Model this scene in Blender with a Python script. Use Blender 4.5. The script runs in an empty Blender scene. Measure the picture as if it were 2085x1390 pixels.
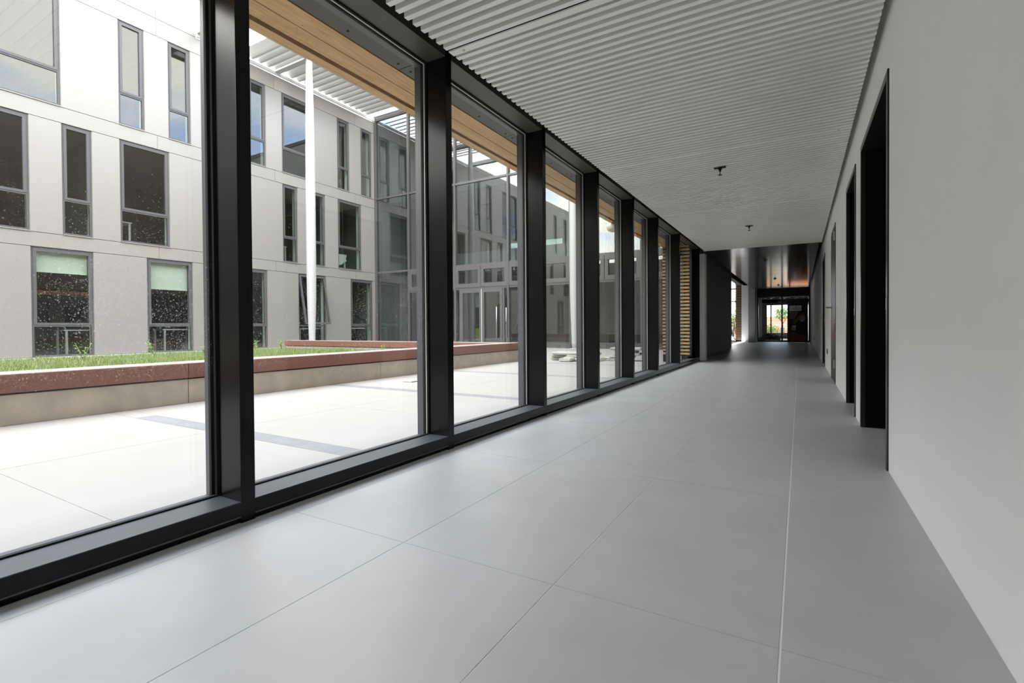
import bpy, bmesh, math, random
from mathutils import Vector, Matrix
random.seed(7)
S = bpy.context.scene
COL = S.collection
# ------------------------------------------------------------------ camera
YAW, PIT, ROLL, FPX, CYPX, HC = math.radians(30.246), math.radians(-.651), math.radians(-.388), 1005.6, 677.5, .778
fw = Vector((-math.sin(YAW), math.cos(YAW), 0)); rt = Vector((math.cos(YAW), math.sin(YAW), 0)); up = Vector((0, 0, 1))
fw2 = fw*math.cos(PIT)+up*math.sin(PIT); up2 = -fw*math.sin(PIT)+up*math.cos(PIT)
rt3 = rt*math.cos(ROLL)+up2*math.sin(ROLL); up3 = -rt*math.sin(ROLL)+up2*math.cos(ROLL)
cd = bpy.data.cameras.new('camera'); cam = bpy.data.objects.new('camera', cd); COL.objects.link(cam)
m = Matrix((rt3, up3, -fw2)).transposed().to_4x4(); m.translation = (0, 0, HC); cam.matrix_world = m
cd.sensor_width = 36; cd.sensor_fit = 'HORIZONTAL'; cd.lens = FPX/2085*36; cd.shift_y = -(695-CYPX)/2085
cd.clip_start = .02; cd.clip_end = 400
S.camera = cam
# ------------------------------------------------------------------ world sky: blue with bright broken cloud
W = bpy.data.worlds.new('sky'); S.world = W; W.use_nodes = True
nt = W.node_tree; nt.nodes.clear()
def N(nt, t, **k):
    n = nt.nodes.new(t)
    for a, b in k.items():
        if a in n.inputs: n.inputs[a].default_value = b
        else: setattr(n, a, b)
    return n
tc = N(nt, 'ShaderNodeTexCoord'); mp = N(nt, 'ShaderNodeMapping'); mp.inputs['Scale'].default_value = (1, 1, 2.2)
nz = N(nt, 'ShaderNodeTexNoise', Scale=2.6, Detail=7, Roughness=.58, Distortion=.3)
rp = N(nt, 'ShaderNodeValToRGB'); rp.color_ramp.elements[0].position = .36; rp.color_ramp.elements[1].position = .52
rp.color_ramp.elements[0].color = (.46, .62, .90, 1); rp.color_ramp.elements[1].color = (1, .965, .915, 1)
bg = N(nt, 'ShaderNodeBackground', Strength=3.6); wo = N(nt, 'ShaderNodeOutputWorld')
nt.links.new(tc.outputs['Generated'], mp.inputs['Vector']); nt.links.new(mp.outputs[0], nz.inputs['Vector'])
nt.links.new(nz.outputs['Fac'], rp.inputs['Fac']); nt.links.new(rp.outputs[0], bg.inputs['Color']); nt.links.new(bg.outputs[0], wo.inputs[0])
S.view_settings.view_transform = 'Standard'; S.view_settings.look = 'None'; S.view_settings.gamma = 1
S.view_settings.exposure = 1.3; S.view_settings.use_curve_mapping = False
S.cycles.transparent_max_bounces = 32; S.cycles.max_bounces = 14; S.cycles.diffuse_bounces = 7; S.cycles.glossy_bounces = 6
S.cycles.sample_clamp_indirect = 12

# ------------------------------------------------------------------ materials
MATS = {}
def mat(name, col, rough=.6, metal=0, spec=.5, var=0, vscale=6, bump=0, bscale=60, stretch=(1, 1, 1), col2=None, coat=0):
    mt = bpy.data.materials.new(name); mt.use_nodes = True; nt = mt.node_tree; b = nt.nodes['Principled BSDF']
    b.inputs['Base Color'].default_value = (*col, 1); b.inputs['Roughness'].default_value = rough
    b.inputs['Metallic'].default_value = metal; b.inputs['Specular IOR Level'].default_value = spec
    if coat: b.inputs['Coat Weight'].default_value = coat; b.inputs['Coat Roughness'].default_value = .12
    if var or bump:
        tc = N(nt, 'ShaderNodeTexCoord'); mp = N(nt, 'ShaderNodeMapping'); mp.inputs['Scale'].default_value = stretch
        geo = N(nt, 'ShaderNodeNewGeometry')
        nt.links.new(geo.outputs['Position'], mp.inputs['Vector'])
    if var:
        nz = N(nt, 'ShaderNodeTexNoise', Scale=vscale, Detail=5, Roughness=.6); nt.links.new(mp.outputs[0], nz.inputs['Vector'])
        mx = N(nt, 'ShaderNodeMix', data_type='RGBA')
        c2 = col2 or tuple(c*(1-var) for c in col)
        mx.inputs[6].default_value = (*col, 1); mx.inputs[7].default_value = (*c2, 1)
        r = N(nt, 'ShaderNodeValToRGB'); r.color_ramp.elements[0].position = .35; r.color_ramp.elements[1].position = .68
        nt.links.new(nz.outputs['Fac'], r.inputs['Fac']); nt.links.new(r.outputs[0], mx.inputs[0]); nt.links.new(mx.outputs[2], b.inputs['Base Color'])
    if bump:
        nb = N(nt, 'ShaderNodeTexNoise', Scale=bscale, Detail=3); nt.links.new(mp.outputs[0], nb.inputs['Vector'])
        bp = N(nt, 'ShaderNodeBump', Strength=bump, Distance=.01); nt.links.new(nb.outputs['Fac'], bp.inputs['Height']); nt.links.new(bp.outputs[0], b.inputs['Normal'])
    MATS[name] = mt; return mt
def glass(name, f0, tint=(1, 1, 1), dirt=0, rough=0):
    mt = bpy.data.materials.new(name); mt.use_nodes = True; nt = mt.node_tree; nt.nodes.clear()
    geo = N(nt, 'ShaderNodeNewGeometry'); dot = N(nt, 'ShaderNodeVectorMath', operation='DOT_PRODUCT')
    nt.links.new(geo.outputs['Incoming'], dot.inputs[0]); nt.links.new(geo.outputs['Normal'], dot.inputs[1])
    ab = N(nt, 'ShaderNodeMath', operation='ABSOLUTE'); nt.links.new(dot.outputs['Value'], ab.inputs[0])
    om = N(nt, 'ShaderNodeMath', operation='SUBTRACT'); om.inputs[0].default_value = 1; nt.links.new(ab.outputs[0], om.inputs[1])
    pw = N(nt, 'ShaderNodeMath', operation='POWER'); nt.links.new(om.outputs[0], pw.inputs[0]); pw.inputs[1].default_value = 5
    ma = N(nt, 'ShaderNodeMath', operation='MULTIPLY_ADD'); nt.links.new(pw.outputs[0], ma.inputs[0]); ma.inputs[1].default_value = 1-f0; ma.inputs[2].default_value = f0
    tr = N(nt, 'ShaderNodeBsdfTransparent'); tr.inputs[0].default_value = (*tint, 1)
    gl = N(nt, 'ShaderNodeBsdfGlossy'); gl.inputs['Roughness'].default_value = rough
    mx = N(nt, 'ShaderNodeMixShader'); nt.links.new(ma.outputs[0], mx.inputs[0]); nt.links.new(tr.outputs[0], mx.inputs[1]); nt.links.new(gl.outputs[0], mx.inputs[2])
    out = N(nt, 'ShaderNodeOutputMaterial'); last = mx
    if dirt:
        nz = N(nt, 'ShaderNodeTexNoise', Scale=210, Detail=2, Roughness=.5, Distortion=.8); nt.links.new(geo.outputs['Position'], nz.inputs['Vector'])
        n2 = N(nt, 'ShaderNodeTexNoise', Scale=1.6, Detail=3); nt.links.new(geo.outputs['Position'], n2.inputs['Vector'])
        ml = N(nt, 'ShaderNodeMath', operation='MULTIPLY_ADD'); nt.links.new(n2.outputs['Fac'], ml.inputs[0]); ml.inputs[1].default_value = .18; nt.links.new(nz.outputs['Fac'], ml.inputs[2])
        # dirt specks, densest on the middle-low band, thinned below over the bright pavement
        sx = N(nt, 'ShaderNodeSeparateXYZ'); nt.links.new(geo.outputs['Position'], sx.inputs[0])
        zs = N(nt, 'ShaderNodeMath', operation='MULTIPLY'); nt.links.new(sx.outputs['Z'], zs.inputs[0]); zs.inputs[1].default_value = .4
        mr = N(nt, 'ShaderNodeValToRGB'); cr = mr.color_ramp; nt.links.new(zs.outputs[0], mr.inputs['Fac'])
        cr.elements[0].position = .16; cr.elements[0].color = (.5, .5, .5, 1); cr.elements[1].position = .75; cr.elements[1].color = (.75, .75, .75, 1)
        for p_, v_ in ((.25, 1.0), (.42, .98)):
            e_ = cr.elements.new(p_); e_.color = (v_, v_, v_, 1)
        m2 = N(nt, 'ShaderNodeMath', operation='MULTIPLY'); nt.links.new(ml.outputs[0], m2.inputs[0]); nt.links.new(mr.outputs[0], m2.inputs[1])
        r = N(nt, 'ShaderNodeValToRGB'); r.color_ramp.elements[0].position = .70; r.color_ramp.elements[1].position = .77
        r.color_ramp.elements[1].color = (dirt, dirt, dirt, 1)
        nt.links.new(m2.outputs[0], r.inputs['Fac'])
        df = N(nt, 'ShaderNodeBsdfDiffuse'); df.inputs[0].default_value = (.8, .8, .78, 1); tl = N(nt, 'ShaderNodeBsdfTranslucent'); tl.inputs[0].default_value = (.8, .8, .78, 1)
        ad = N(nt, 'ShaderNodeMixShader'); ad.inputs[0].default_value = .5; nt.links.new(df.outputs[0], ad.inputs[1]); nt.links.new(tl.outputs[0], ad.inputs[2])
        m3 = N(nt, 'ShaderNodeMixShader'); nt.links.new(r.outputs[0], m3.inputs[0]); nt.links.new(mx.outputs[0], m3.inputs[1]); nt.links.new(ad.outputs[0], m3.inputs[2]); last = m3
    nt.links.new(last.outputs[0], out.inputs[0]); MATS[name] = mt; return mt
def wood(name, ca, cb, rough=.5):
    mt = bpy.data.materials.new(name); mt.use_nodes = True; nt = mt.node_tree; b = nt.nodes['Principled BSDF']
    geo = N(nt, 'ShaderNodeNewGeometry'); mp = N(nt, 'ShaderNodeMapping'); mp.inputs['Scale'].default_value = (14, 1.1, 14)
    nt.links.new(geo.outputs['Position'], mp.inputs['Vector'])
    nz = N(nt, 'ShaderNodeTexNoise', Scale=2.2, Detail=6, Roughness=.62, Distortion=1.2); nt.links.new(mp.outputs[0], nz.inputs['Vector'])
    r = N(nt, 'ShaderNodeValToRGB'); r.color_ramp.elements[0].position = .3; r.color_ramp.elements[1].position = .72
    r.color_ramp.elements[0].color = (*ca, 1); r.color_ramp.elements[1].color = (*cb, 1)
    nt.links.new(nz.outputs['Fac'], r.inputs['Fac']); nt.links.new(r.outputs[0], b.inputs['Base Color']); b.inputs['Roughness'].default_value = rough
    MATS[name] = mt; return mt
mat('tile', (.475, .48, .49), .42, var=.08, vscale=3.2, bump=.04, bscale=900)
mat('grout', (.74, .74, .72), .9)
mat('plaster', (.90, .897, .892), .85, var=.03, vscale=1.5, bump=.03, bscale=250)
mat('plaster_dark', (.32, .32, .32), .8, var=.06, vscale=2)
mat('slat', (.90, .89, .875), .38)
mat('black_void', (.004, .004, .004), .95, spec=0)
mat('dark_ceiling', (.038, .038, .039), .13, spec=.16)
mat('frame_black', (.0055, .0057, .0065), .20, spec=.2)
mat('frame_sill', (.085, .089, .10), .34, spec=.6)
mat('gasket', (.004, .004, .004), .8)
mat('spacer', (.62, .60, .55), .35)
mat('door_black', (.003, .003, .003), .7, spec=.08)
mat('door_grey', (.026, .026, .028), .4, spec=.25)
mat('door_frame', (.018, .018, .018), .28)
mat('steel', (.55, .54, .52), .3, metal=1)
mat('switch', (.015, .015, .015), .5)
mat('pave', (.295, .288, .277), .85, var=.05, vscale=2.4)
mat('pave_joint', (.275, .27, .26), .95)
mat('pave_strip', (.205, .21, .222), .85, var=.18, vscale=9)
mat('concrete', (.56, .51, .44), .9, var=.22, vscale=5, bump=.25, bscale=45)
mat('cap', (.19, .068, .05), .5, var=.35, vscale=70, col2=(.29, .13, .10), bump=.05, bscale=200)
mat('cap_lit', (.40, .335, .325), .35, var=.1, vscale=60)  # lit upper face of the coping, its brightness put into the colour
mat('soil', (.13, .17, .06), .95, var=.4, vscale=18)
mat('blade', (.17, .25, .07), .7, var=.4, vscale=30, col2=(.30, .36, .13))
mat('weed', (.28, .40, .08), .6, var=.3, vscale=30)
mat('panel', (.30, .285, .263), .42, spec=.5, metal=.15, var=.02, vscale=.8)
mat('frame_grey', (.085, .082, .085), .5)
mat('reveal', (.62, .66, .60), .8)
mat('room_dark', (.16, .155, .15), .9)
mat('slab', (.30, .30, .29), .9)
mat('blind', (.74, .78, .70), .85)
mat('white_paint', (.62, .62, .61), .4)
mat('column_paint', (.50, .50, .495), .35)
mat('louver', (.55, .54, .525), .5)
mat('soffit', (.072, .066, .060), .45, var=.06, vscale=4)
wood('timber', (.42, .235, .095), (.66, .42, .20))
wood('batten', (.33, .215, .10), (.50, .355, .18))
wood('batten_upper', (.15, .11, .075), (.24, .185, .13))  # upper cladding wood, darkened to tone down its reflection in the office windows
mat('batten_dark', (.02, .018, .016), .9)
mat('timber_dark', (.035, .026, .018), .8)
mat('curtain_frame', (.095, .088, .084), .45)
mat('interior_light', (.26, .265, .255), .8)
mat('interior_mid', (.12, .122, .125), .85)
mat('curtain_yellow', (.62, .55, .33), .9)
mat('stone', (.50, .48, .44), .9, var=.2, vscale=9, bump=.4, bscale=30)
mat('vest', (.42, .62, .04), .7); mat('vest_band', (.6, .6, .55), .4)
mat('jeans', (.045, .06, .12), .9); mat('dark_cloth', (.02, .022, .028), .9); mat('grey_cloth', (.35, .33, .30), .9)
mat('skin', (.50, .30, .21), .6); mat('hair', (.03, .02, .015), .7); mat('helmet', (.65, .10, .03), .35)
mat('rubber', (.012, .012, .012), .8); mat('bike_paint', (.03, .035, .04), .3)
mat('roof_tile', (.60, .24, .125), .85, var=.3, vscale=8); mat('house_wall', (.72, .68, .62), .9); mat('bark', (.09, .065, .04), .95)
mat('leaf', (.09, .17, .035), .7, var=.5, vscale=3); mat('leaf2', (.16, .24, .06), .7, var=.4, vscale=3)
mat('foil', (.55, .54, .52), .25, metal=.6); mat('rubble', (.055, .05, .04), .95, var=.5, vscale=9)
mat('poster_black', (.006, .006, .006), .6); mat('poster_white', (.62, .62, .62), .6); mat('poster_wall', (.17, .12, .12), .7)
mat('poster_hair', (.22, .085, .02), .7); mat('poster_hair_dark', (.05, .015, .008), .7); mat('poster_skin', (.40, .22, .17), .7)
mat('poster_coat', (.008, .007, .008), .7); mat('poster_cup', (.55, .52, .50), .7); mat('poster_table', (.17, .065, .02), .7, var=.5, vscale=14)
mat('exit_green', (.01, .16, .08), .6); mat('ground', (.30, .29, .27), .95, var=.2, vscale=.4); mat('lamp_body', (.62, .58, .50), .45)
glass('glass_window', .035, (.985, .99, .985), dirt=.30)
glass('glass_tinted', .04, (.955, .965, .94), dirt=.2)
glass('glass_facade', .06, (.84, .87, .85))
glass('glass_curtain', .14, (.72, .77, .77))
glass('glass_rear', .1, (.36, .43, .40))
glass('glass_plain', .06, (.85, .88, .87))

# ------------------------------------------------------------------ helpers
def wloc(o):
    v = Vector((0, 0, 0))
    while o: v = v+o.location; o = o.parent
    return v
def link(name, me, parent=None, loc=(0, 0, 0)):
    o = bpy.data.objects.new(name, me); COL.objects.link(o); o.location = loc
    if parent: o.parent = parent
    return o
def add_box(bm, b, bevel=0):
    x0, x1, y0, y1, z0, z1 = b
    vs = [bm.verts.new(p) for p in ((x0, y0, z0), (x1, y0, z0), (x1, y1, z0), (x0, y1, z0), (x0, y0, z1), (x1, y0, z1), (x1, y1, z1), (x0, y1, z1))]
    for f in ((0, 3, 2, 1), (4, 5, 6, 7), (0, 1, 5, 4), (1, 2, 6, 5), (2, 3, 7, 6), (3, 0, 4, 7)): bm.faces.new([vs[i] for i in f])
def bm_mesh(name, bm, m, smooth=False):
    me = bpy.data.meshes.new(name); bm.to_mesh(me); bm.free()
    if m: me.materials.append(MATS[m])
    if smooth:
        for p in me.polygons: p.use_smooth = True
    return me
def boxes(name, bl, m, parent=None, bevel=0, local=False):
    """one mesh object from world-space boxes; origin at the first box's base centre"""
    if not isinstance(bl[0], (tuple, list)): bl = [bl]
    b0 = bl[0]; org = Vector(((b0[0]+b0[1])/2, (b0[2]+b0[3])/2, b0[4]))
    bm = bmesh.new()
    for b in bl: add_box(bm, (b[0]-org.x, b[1]-org.x, b[2]-org.y, b[3]-org.y, b[4]-org.z, b[5]-org.z))
    if bevel: bmesh.ops.bevel(bm, geom=bm.edges[:], offset=bevel, segments=2, affect='EDGES', profile=.7)
    o = link(name, bm_mesh(name, bm, m), parent)
    o.location = org-(wloc(parent) if parent and not local else Vector((0, 0, 0)))
    return o
def empty(name, loc, rz=0):
    o = bpy.data.objects.new(name, None); COL.objects.link(o); o.location = loc; o.rotation_euler.z = rz; o.empty_display_size = .1; return o
def tag(o, label=None, cat=None, group=None, kind=None):
    if label: o['label'] = label
    if cat: o['category'] = cat
    if group: o['group'] = group
    if kind: o['kind'] = kind
    return o
def struct(o, label=None): return tag(o, label, None, None, 'structure')
def tube(bm, pts, r, n=8, caps=True):
    """swept tube through points; r scalar or list"""
    rs = r if isinstance(r, (list, tuple)) else [r]*len(pts)
    pts = [Vector(p) for p in pts]; rings = []
    for i, p in enumerate(pts):
        d = ((pts[min(i+1, len(pts)-1)]-pts[max(i-1, 0)])).normalized()
        a = d.orthogonal().normalized(); 
        ref = Vector((0, 0, 1)) if abs(d.z) < .9 else Vector((1, 0, 0))
        a = d.cross(ref).normalized(); b = d.cross(a)
        rings.append([bm.verts.new(p+(a*math.cos(2*math.pi*k/n)+b*math.sin(2*math.pi*k/n))*rs[i]) for k in range(n)])
    for i in range(len(rings)-1):
        for k in range(n): bm.faces.new((rings[i][k], rings[i][(k+1) % n], rings[i+1][(k+1) % n], rings[i+1][k]))
    if caps: bm.faces.new(rings[0][::-1]); bm.faces.new(rings[-1])
def tubes(name, lst, m, parent=None, n=8, smooth=True):
    bm = bmesh.new()
    off = wloc(parent) if parent else Vector((0, 0, 0))
    for pts, r in lst: tube(bm, [Vector(p) for p in pts], r, n)
    o = link(name, bm_mesh(name, bm, m, smooth), parent); return o
def lathe(name, prof, m, parent=None, n=24, loc=(0, 0, 0)):
    bm = bmesh.new(); rings = []
    for r, z in prof: rings.append([bm.verts.new((r*math.cos(2*math.pi*k/n), r*math.sin(2*math.pi*k/n), z)) for k in range(n)])
    for i in range(len(rings)-1):
        for k in range(n): bm.faces.new((rings[i][k], rings[i][(k+1) % n], rings[i+1][(k+1) % n], rings[i+1][k]))
    bm.faces.new(rings[0][::-1]); bm.faces.new(rings[-1])
    return link(name, bm_mesh(name, bm, m, True), parent, loc)
def prism(name, poly, t, m, parent=None, loc=(0, 0, 0)):
    """polygon in XZ extruded along +Y by t"""
    bm = bmesh.new(); a = [bm.verts.new((x, 0, z)) for x, z in poly]; b = [bm.verts.new((x, t, z)) for x, z in poly]
    bm.faces.new(a); bm.faces.new(b[::-1]); n = len(poly)
    for i in range(n): bm.faces.new((a[i], b[i], b[(i+1) % n], a[(i+1) % n]))
    bmesh.ops.recalc_face_normals(bm, faces=bm.faces[:])
    return link(name, bm_mesh(name, bm, m), parent, loc)
def shared(name, me, parent, loc):
    o = bpy.data.objects.new(name, me); COL.objects.link(o); o.parent = parent; o.location = loc; return o
_cache = {}
def piece(name, b, m, parent, bevel=0, mats=None):
    """box part that shares its mesh with equal-sized pieces"""
    x0, x1, y0, y1, z0, z1 = b; key = (name, round(x1-x0, 4), round(y1-y0, 4), round(z1-z0, 4), m, bevel)
    if key not in _cache:
        bm = bmesh.new(); add_box(bm, (-(x1-x0)/2, (x1-x0)/2, -(y1-y0)/2, (y1-y0)/2, 0, z1-z0))
        if bevel: bmesh.ops.bevel(bm, geom=bm.edges[:], offset=bevel, segments=1, affect='EDGES')
        _cache[key] = bm_mesh(name, bm, m)
    return shared(name, _cache[key], parent, Vector(((x0+x1)/2, (y0+y1)/2, z0))-wloc(parent))

# ================================================================== corridor
RW, SX, GX, LW = .407, -1.933, -2.115, -2.1     # right wall, window inner face, glass, far left wall
CZ, HEAD = 2.388, 2.492
YB, YE = -4.3, 26.6
# ---- floor: grout bed + large-format tiles
fl = struct(boxes('floor', [(-2.05, RW+.3, YB, 11.6, -.14, -.0012), (-2.3, RW+.3, 11.6, 33.2, -.14, -.0012)], 'grout'))
GAP = [0, .001, .0012, .0018, .003, .001]
XL = [-1.9, -1.8445, -1.2435, -.6425, -.0415, RW]
y = 1.341-1.2*8
while y < YE:
    for i in range(5):
        x0, x1 = XL[i], XL[i+1]
        if y > 11.5 and i == 0: x0 = -2.28
        y1 = min(y+1.2, YE)
        if y1-y < .1: continue
        piece('tile', (x0+(GAP[i] if i else 0), x1-GAP[i+1], y+.001, y1-.001, -.003, 0), 'tile', fl)
    y += 1.2
# ---- right wall with door openings
DH = 2.129
DOORS = [(3.266, 4.623), (5.052, 5.980), (7.761, 8.722), (10.948, 11.945)]
bl = []; y = YB
for a, b in DOORS:
    bl.append((RW, RW+.2, y, a, -.1, 2.75)); bl.append((RW, RW+.2, a, b, DH, 2.75)); y = b
bl.append((RW, RW+.2, y, 33, -.1, 2.75))
struct(boxes('wall_right', bl, 'plaster'))
struct(boxes('wall_back', (-2.2, RW+.2, YB-.15, YB, -.1, 2.75), 'plaster_dark'))  # out of view; set close and dark to dim the slat sides
for i, (a, b) in enumerate(DOORS):
    d = struct(empty('door_%d' % (i+1), (RW, (a+b)/2, 0)))
    f = .045; pr = .008
    boxes('threshold', (RW+.001, RW+.2, a, b, -.003, 0), 'tile', d)
    depth = .15 if i != 2 else .02
    boxes('frame', [(RW-pr, RW+.16, a, a+f, 0, DH), (RW-pr, RW+.16, b-f, b, 0, DH), (RW-pr, RW+.16, a+f, b-f, DH-f, DH)], 'door_frame', d)
    if i != 2:
        if i == 0:
            mid = (a+b)/2+.22
            l1 = boxes('leaf', (RW+depth, RW+depth+.04, a+f, mid-.002, .006, DH-f), 'door_black', d)
            boxes('leaf', (RW+depth, RW+depth+.04, mid+.002, b-f, .006, DH-f), 'door_black', d)
        else:
            l1 = boxes('leaf', (RW+depth, RW+depth+.04, a+f, b-f, .006, DH-f), 'door_black', d)
        boxes('reveal_lining', [(RW+.02, RW+depth, b-f-.004, b-f-.0005, .004, DH-f), (RW+.02, RW+depth, a+f+.0005, a+f+.004, .004, DH-f)], 'door_black', d)
        boxes('strike_plate', (RW-pr-.002, RW-pr, a+.012, a+.034, .86, .92), 'steel', d)
    else:
        l1 = boxes('leaf', (RW-.004, RW+.04, a+f, b-f, .006, DH-f), 'door_grey', d)
        for z in (.20, 1.90): boxes('hinge', (RW-.026, RW-.008, a+f-.012, a+f+.014, z, z+.12), 'steel', d)
        h = boxes('lock_plate', (RW-.012, RW-.004, b-f-.085, b-f-.04, .86, 1.09), 'steel', l1)
        tubes('door_handle', [([(RW-.01-RW, b-f-.06-(a+b)/2, 1.035), (RW-.07-RW, b-f-.06-(a+b)/2, 1.035), (RW-.075-RW, b-f-.20-(a+b)/2, 1.035)], .011)], 'steel', d)
        boxes('warning_plate', (RW-.008, RW-.004, a+.11, a+.17, .70, .80), 'switch', d)
# ---- ceiling: black void above, slat panels, dark glossy panels beyond
ce = struct(boxes('ceiling', [(-2.35, RW+.2, YB, 33, 2.72, 2.8)], 'black_void'))
SL, SR = -1.775, .366
seams = [-5.27, -2.74, -.205, 2.331, 4.87, 7.353, 8.906, 10.69]
pitch, sw = .0648, .031
edges = seams+[11.31]
for i in range(2, len(seams)):
    s0, s1 = seams[i], edges[i+1]
    piece('joint_strip', (SL, SR, s0, s0+.05, CZ, CZ+.008), 'slat', ce)
    if i == 3 or i == 4:
        for xx in (SL+.09, SR-.09): lathe('screw', [(.009, 0), (.009, .0025), (.005, .0026)], 'steel', ce, 10, Vector((xx, s0+.025, CZ-.003))-wloc(ce))
    ya, yb = s0+.072, s1-.020-sw
    n = max(1, round((yb-ya)/pitch))
    for k in range(n+1):
        y = ya+(yb-ya)*k/n; piece('slat', (SL, SR, y, y+sw, CZ, CZ+.045), 'slat', ce)
y = seams[2]-pitch
while y > -2.2:
    piece('slat', (SL, SR, y, y+sw, CZ, CZ+.045), 'slat', ce); y -= pitch
boxes('edge_fascia', [(SL-.02, SR, 11.30, 11.318, CZ, CZ+.05)], 'slat', ce)
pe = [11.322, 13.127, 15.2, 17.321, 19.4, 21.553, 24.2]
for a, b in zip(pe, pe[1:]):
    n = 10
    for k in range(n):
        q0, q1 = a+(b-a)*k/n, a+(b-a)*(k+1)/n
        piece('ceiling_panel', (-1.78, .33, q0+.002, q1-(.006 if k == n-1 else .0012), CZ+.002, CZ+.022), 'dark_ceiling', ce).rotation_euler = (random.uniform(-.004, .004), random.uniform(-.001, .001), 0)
# ---- window wall
MY = [-2.849, -1.495, -.141, 1.213, 2.564, 3.922, 5.262, 6.610, 7.945, 9.567, 11.66]
struct(boxes('wall_window_base', [(-2.17, -2.0, YB, 11.7, -.14, -.004)], 'gasket'))
bpy.data.objects['wall_window_base'].name = 'baseboard_window'
for i, my in enumerate(MY):
    t = struct(empty('trim_%d' % (i+1), (SX, my-.03, 0)))
    boxes('mullion', (GX+.03, SX, my-.060, my, 0, HEAD+.02), 'frame_black', t, bevel=.0025)
    boxes('cover_cap', (GX-.075, GX-.012, my-.058, my-.002, -.02, HEAD+.02), 'frame_sill', t)
Y0s = [YB]+MY[:-1]; Y1s = [q-.06 for q in MY]
for i, (a, b) in enumerate(zip(Y0s, Y1s)):
    w = struct(empty('window_%d' % (i+1), (GX, (a+b)/2, 0)))
    boxes('sill', [(GX+.03, SX-.001, a, b, .022, .0864)], 'frame_sill', w, bevel=.0015)
    boxes('sill_front', [(SX-.004, SX, a, b, .028, .083), (SX-.03, SX-.012, a, b, .0, .028)], 'frame_black', w)
    boxes('head', [(GX+.03, SX-.001, a, b, HEAD, HEAD+.06)], 'soffit', w); boxes('head_front', [(SX-.03, SX, a, b, HEAD+.06, 2.72)], 'frame_black', w)
    boxes('outer_frame', [(GX-.07, GX-.012, a, b, -.02, .075), (GX-.07, GX-.012, a, b, HEAD-.005, HEAD+.08)], 'frame_sill', w)
    g = .010
    boxes('gasket', [(GX+.012, GX+.03, a, b, .06, .0864+.006), (GX+.012, GX+.03, a, b, HEAD-.008, HEAD+.01),
                     (GX+.012, GX+.03, a, a+.010, .0924, HEAD-.008), (GX+.012, GX+.03, b-.010, b, .0924, HEAD-.008)], 'gasket', w)
    boxes('edge_seal', [(GX-.008, GX+.008, a, a+.016, .08, HEAD), (GX-.008, GX+.008, b-.020, b, .08, HEAD), (GX-.008, GX+.008, a+.016, b-.020, HEAD-.018, HEAD)], 'gasket', w)
    boxes('spacer', [(GX+.013, GX+.020, b-.016, b-.011, .093, HEAD-.009), (GX+.013, GX+.020, a+.010, b-.016, HEAD-.014, HEAD-.009)][(1 if a < 0 else 0):], 'spacer', w)
    boxes('pane', (GX-.012, GX+.012, a+.001, b-.001, .07, HEAD+.02), 'glass_tinted' if a > 3.8 else 'glass_window', w)
# end post and far left wall
struct(boxes('trim_20', [(-1.99, -1.83, 11.665, 11.93, 0, CZ)], 'plaster', bevel=.01))
struct(boxes('wall_left', [(-2.6, LW, 11.10, 19.1, 0, 2.75), (LW, -1.99, 11.93, 12.0, 0, CZ+.02)], 'plaster_dark'))
struct(boxes('wall_pier', [(-2.06, -1.79, 25.2, 26.6, 0, 2.75)], 'plaster_dark')); bpy.data.objects['wall_pier'].name = 'wall_end_left'  # pier in shade; the darker plaster carries that shade in its colour
struct(boxes('wall_lit', [(-2.44, -2.10, 26.2, 26.6, 0, 3.1)], 'plaster')); bpy.data.objects['wall_lit'].name = 'wall_end_pier'
# glazed end doors
d5 = struct(empty('door_5', (-.7, 26.75, 0)))
boxes('frame', [(-1.79, RW, 26.7, 26.78, 2.13, 2.75), (-.765, -.70, 26.7, 26.78, 0, 2.13), (-1.79, -1.74, 26.7, 26.78, 0, 2.13), (RW-.06, RW, 26.7, 26.78, 0, 2.13),
                (-1.74, -.765, 26.7, 26.78, 0, .07), (-.70, RW-.06, 26.7, 26.78, 0, .07)], 'door_frame', d5)
boxes('pane', (-1.74, -.765, 26.735, 26.747, .07, 2.13), 'glass_plain', d5)
boxes('pane', (-.70, RW-.06, 26.735, 26.747, .07, 2.13), 'glass_plain', d5)
# dark room beyond with a window to the outside
struct(boxes('wall_far_room', [(-2.6, -1.70, 33, 33.2, 0, 2.75), (.9, 2.0, 33, 33.2, 0, 2.75), (-1.70, .9, 33, 33.2, 2.03, 2.75), (-1.70, .9, 33, 33.2, 0, .30),
                               (-2.6, -2.44, 26.6, 33, 0, 2.75)], 'rubble')); bpy.data.objects['wall_far_room'].name = 'wall_far'
w20 = struct(boxes('window_20', [(-1.70, .9, 33.02, 33.1, 1.97, 2.03), (-1.70, .9, 33.02, 33.1, .30, .34), (-1.52, -1.45, 33.02, 33.1, .34, 1.97), (-.55, -.48, 33.02, 33.1, .34, 1.97)], 'door_frame'))
bx = boxes('beam', [(-2.4, .4, 29.3, 29.6, 1.98, 2.14)], 'black_void'); bx.name = 'trim_21'; struct(bx)
struct(boxes('trim_22', [(-1.86, -1.72, 28.6, 28.8, 0, 2.3)], 'plaster_dark'))

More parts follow.
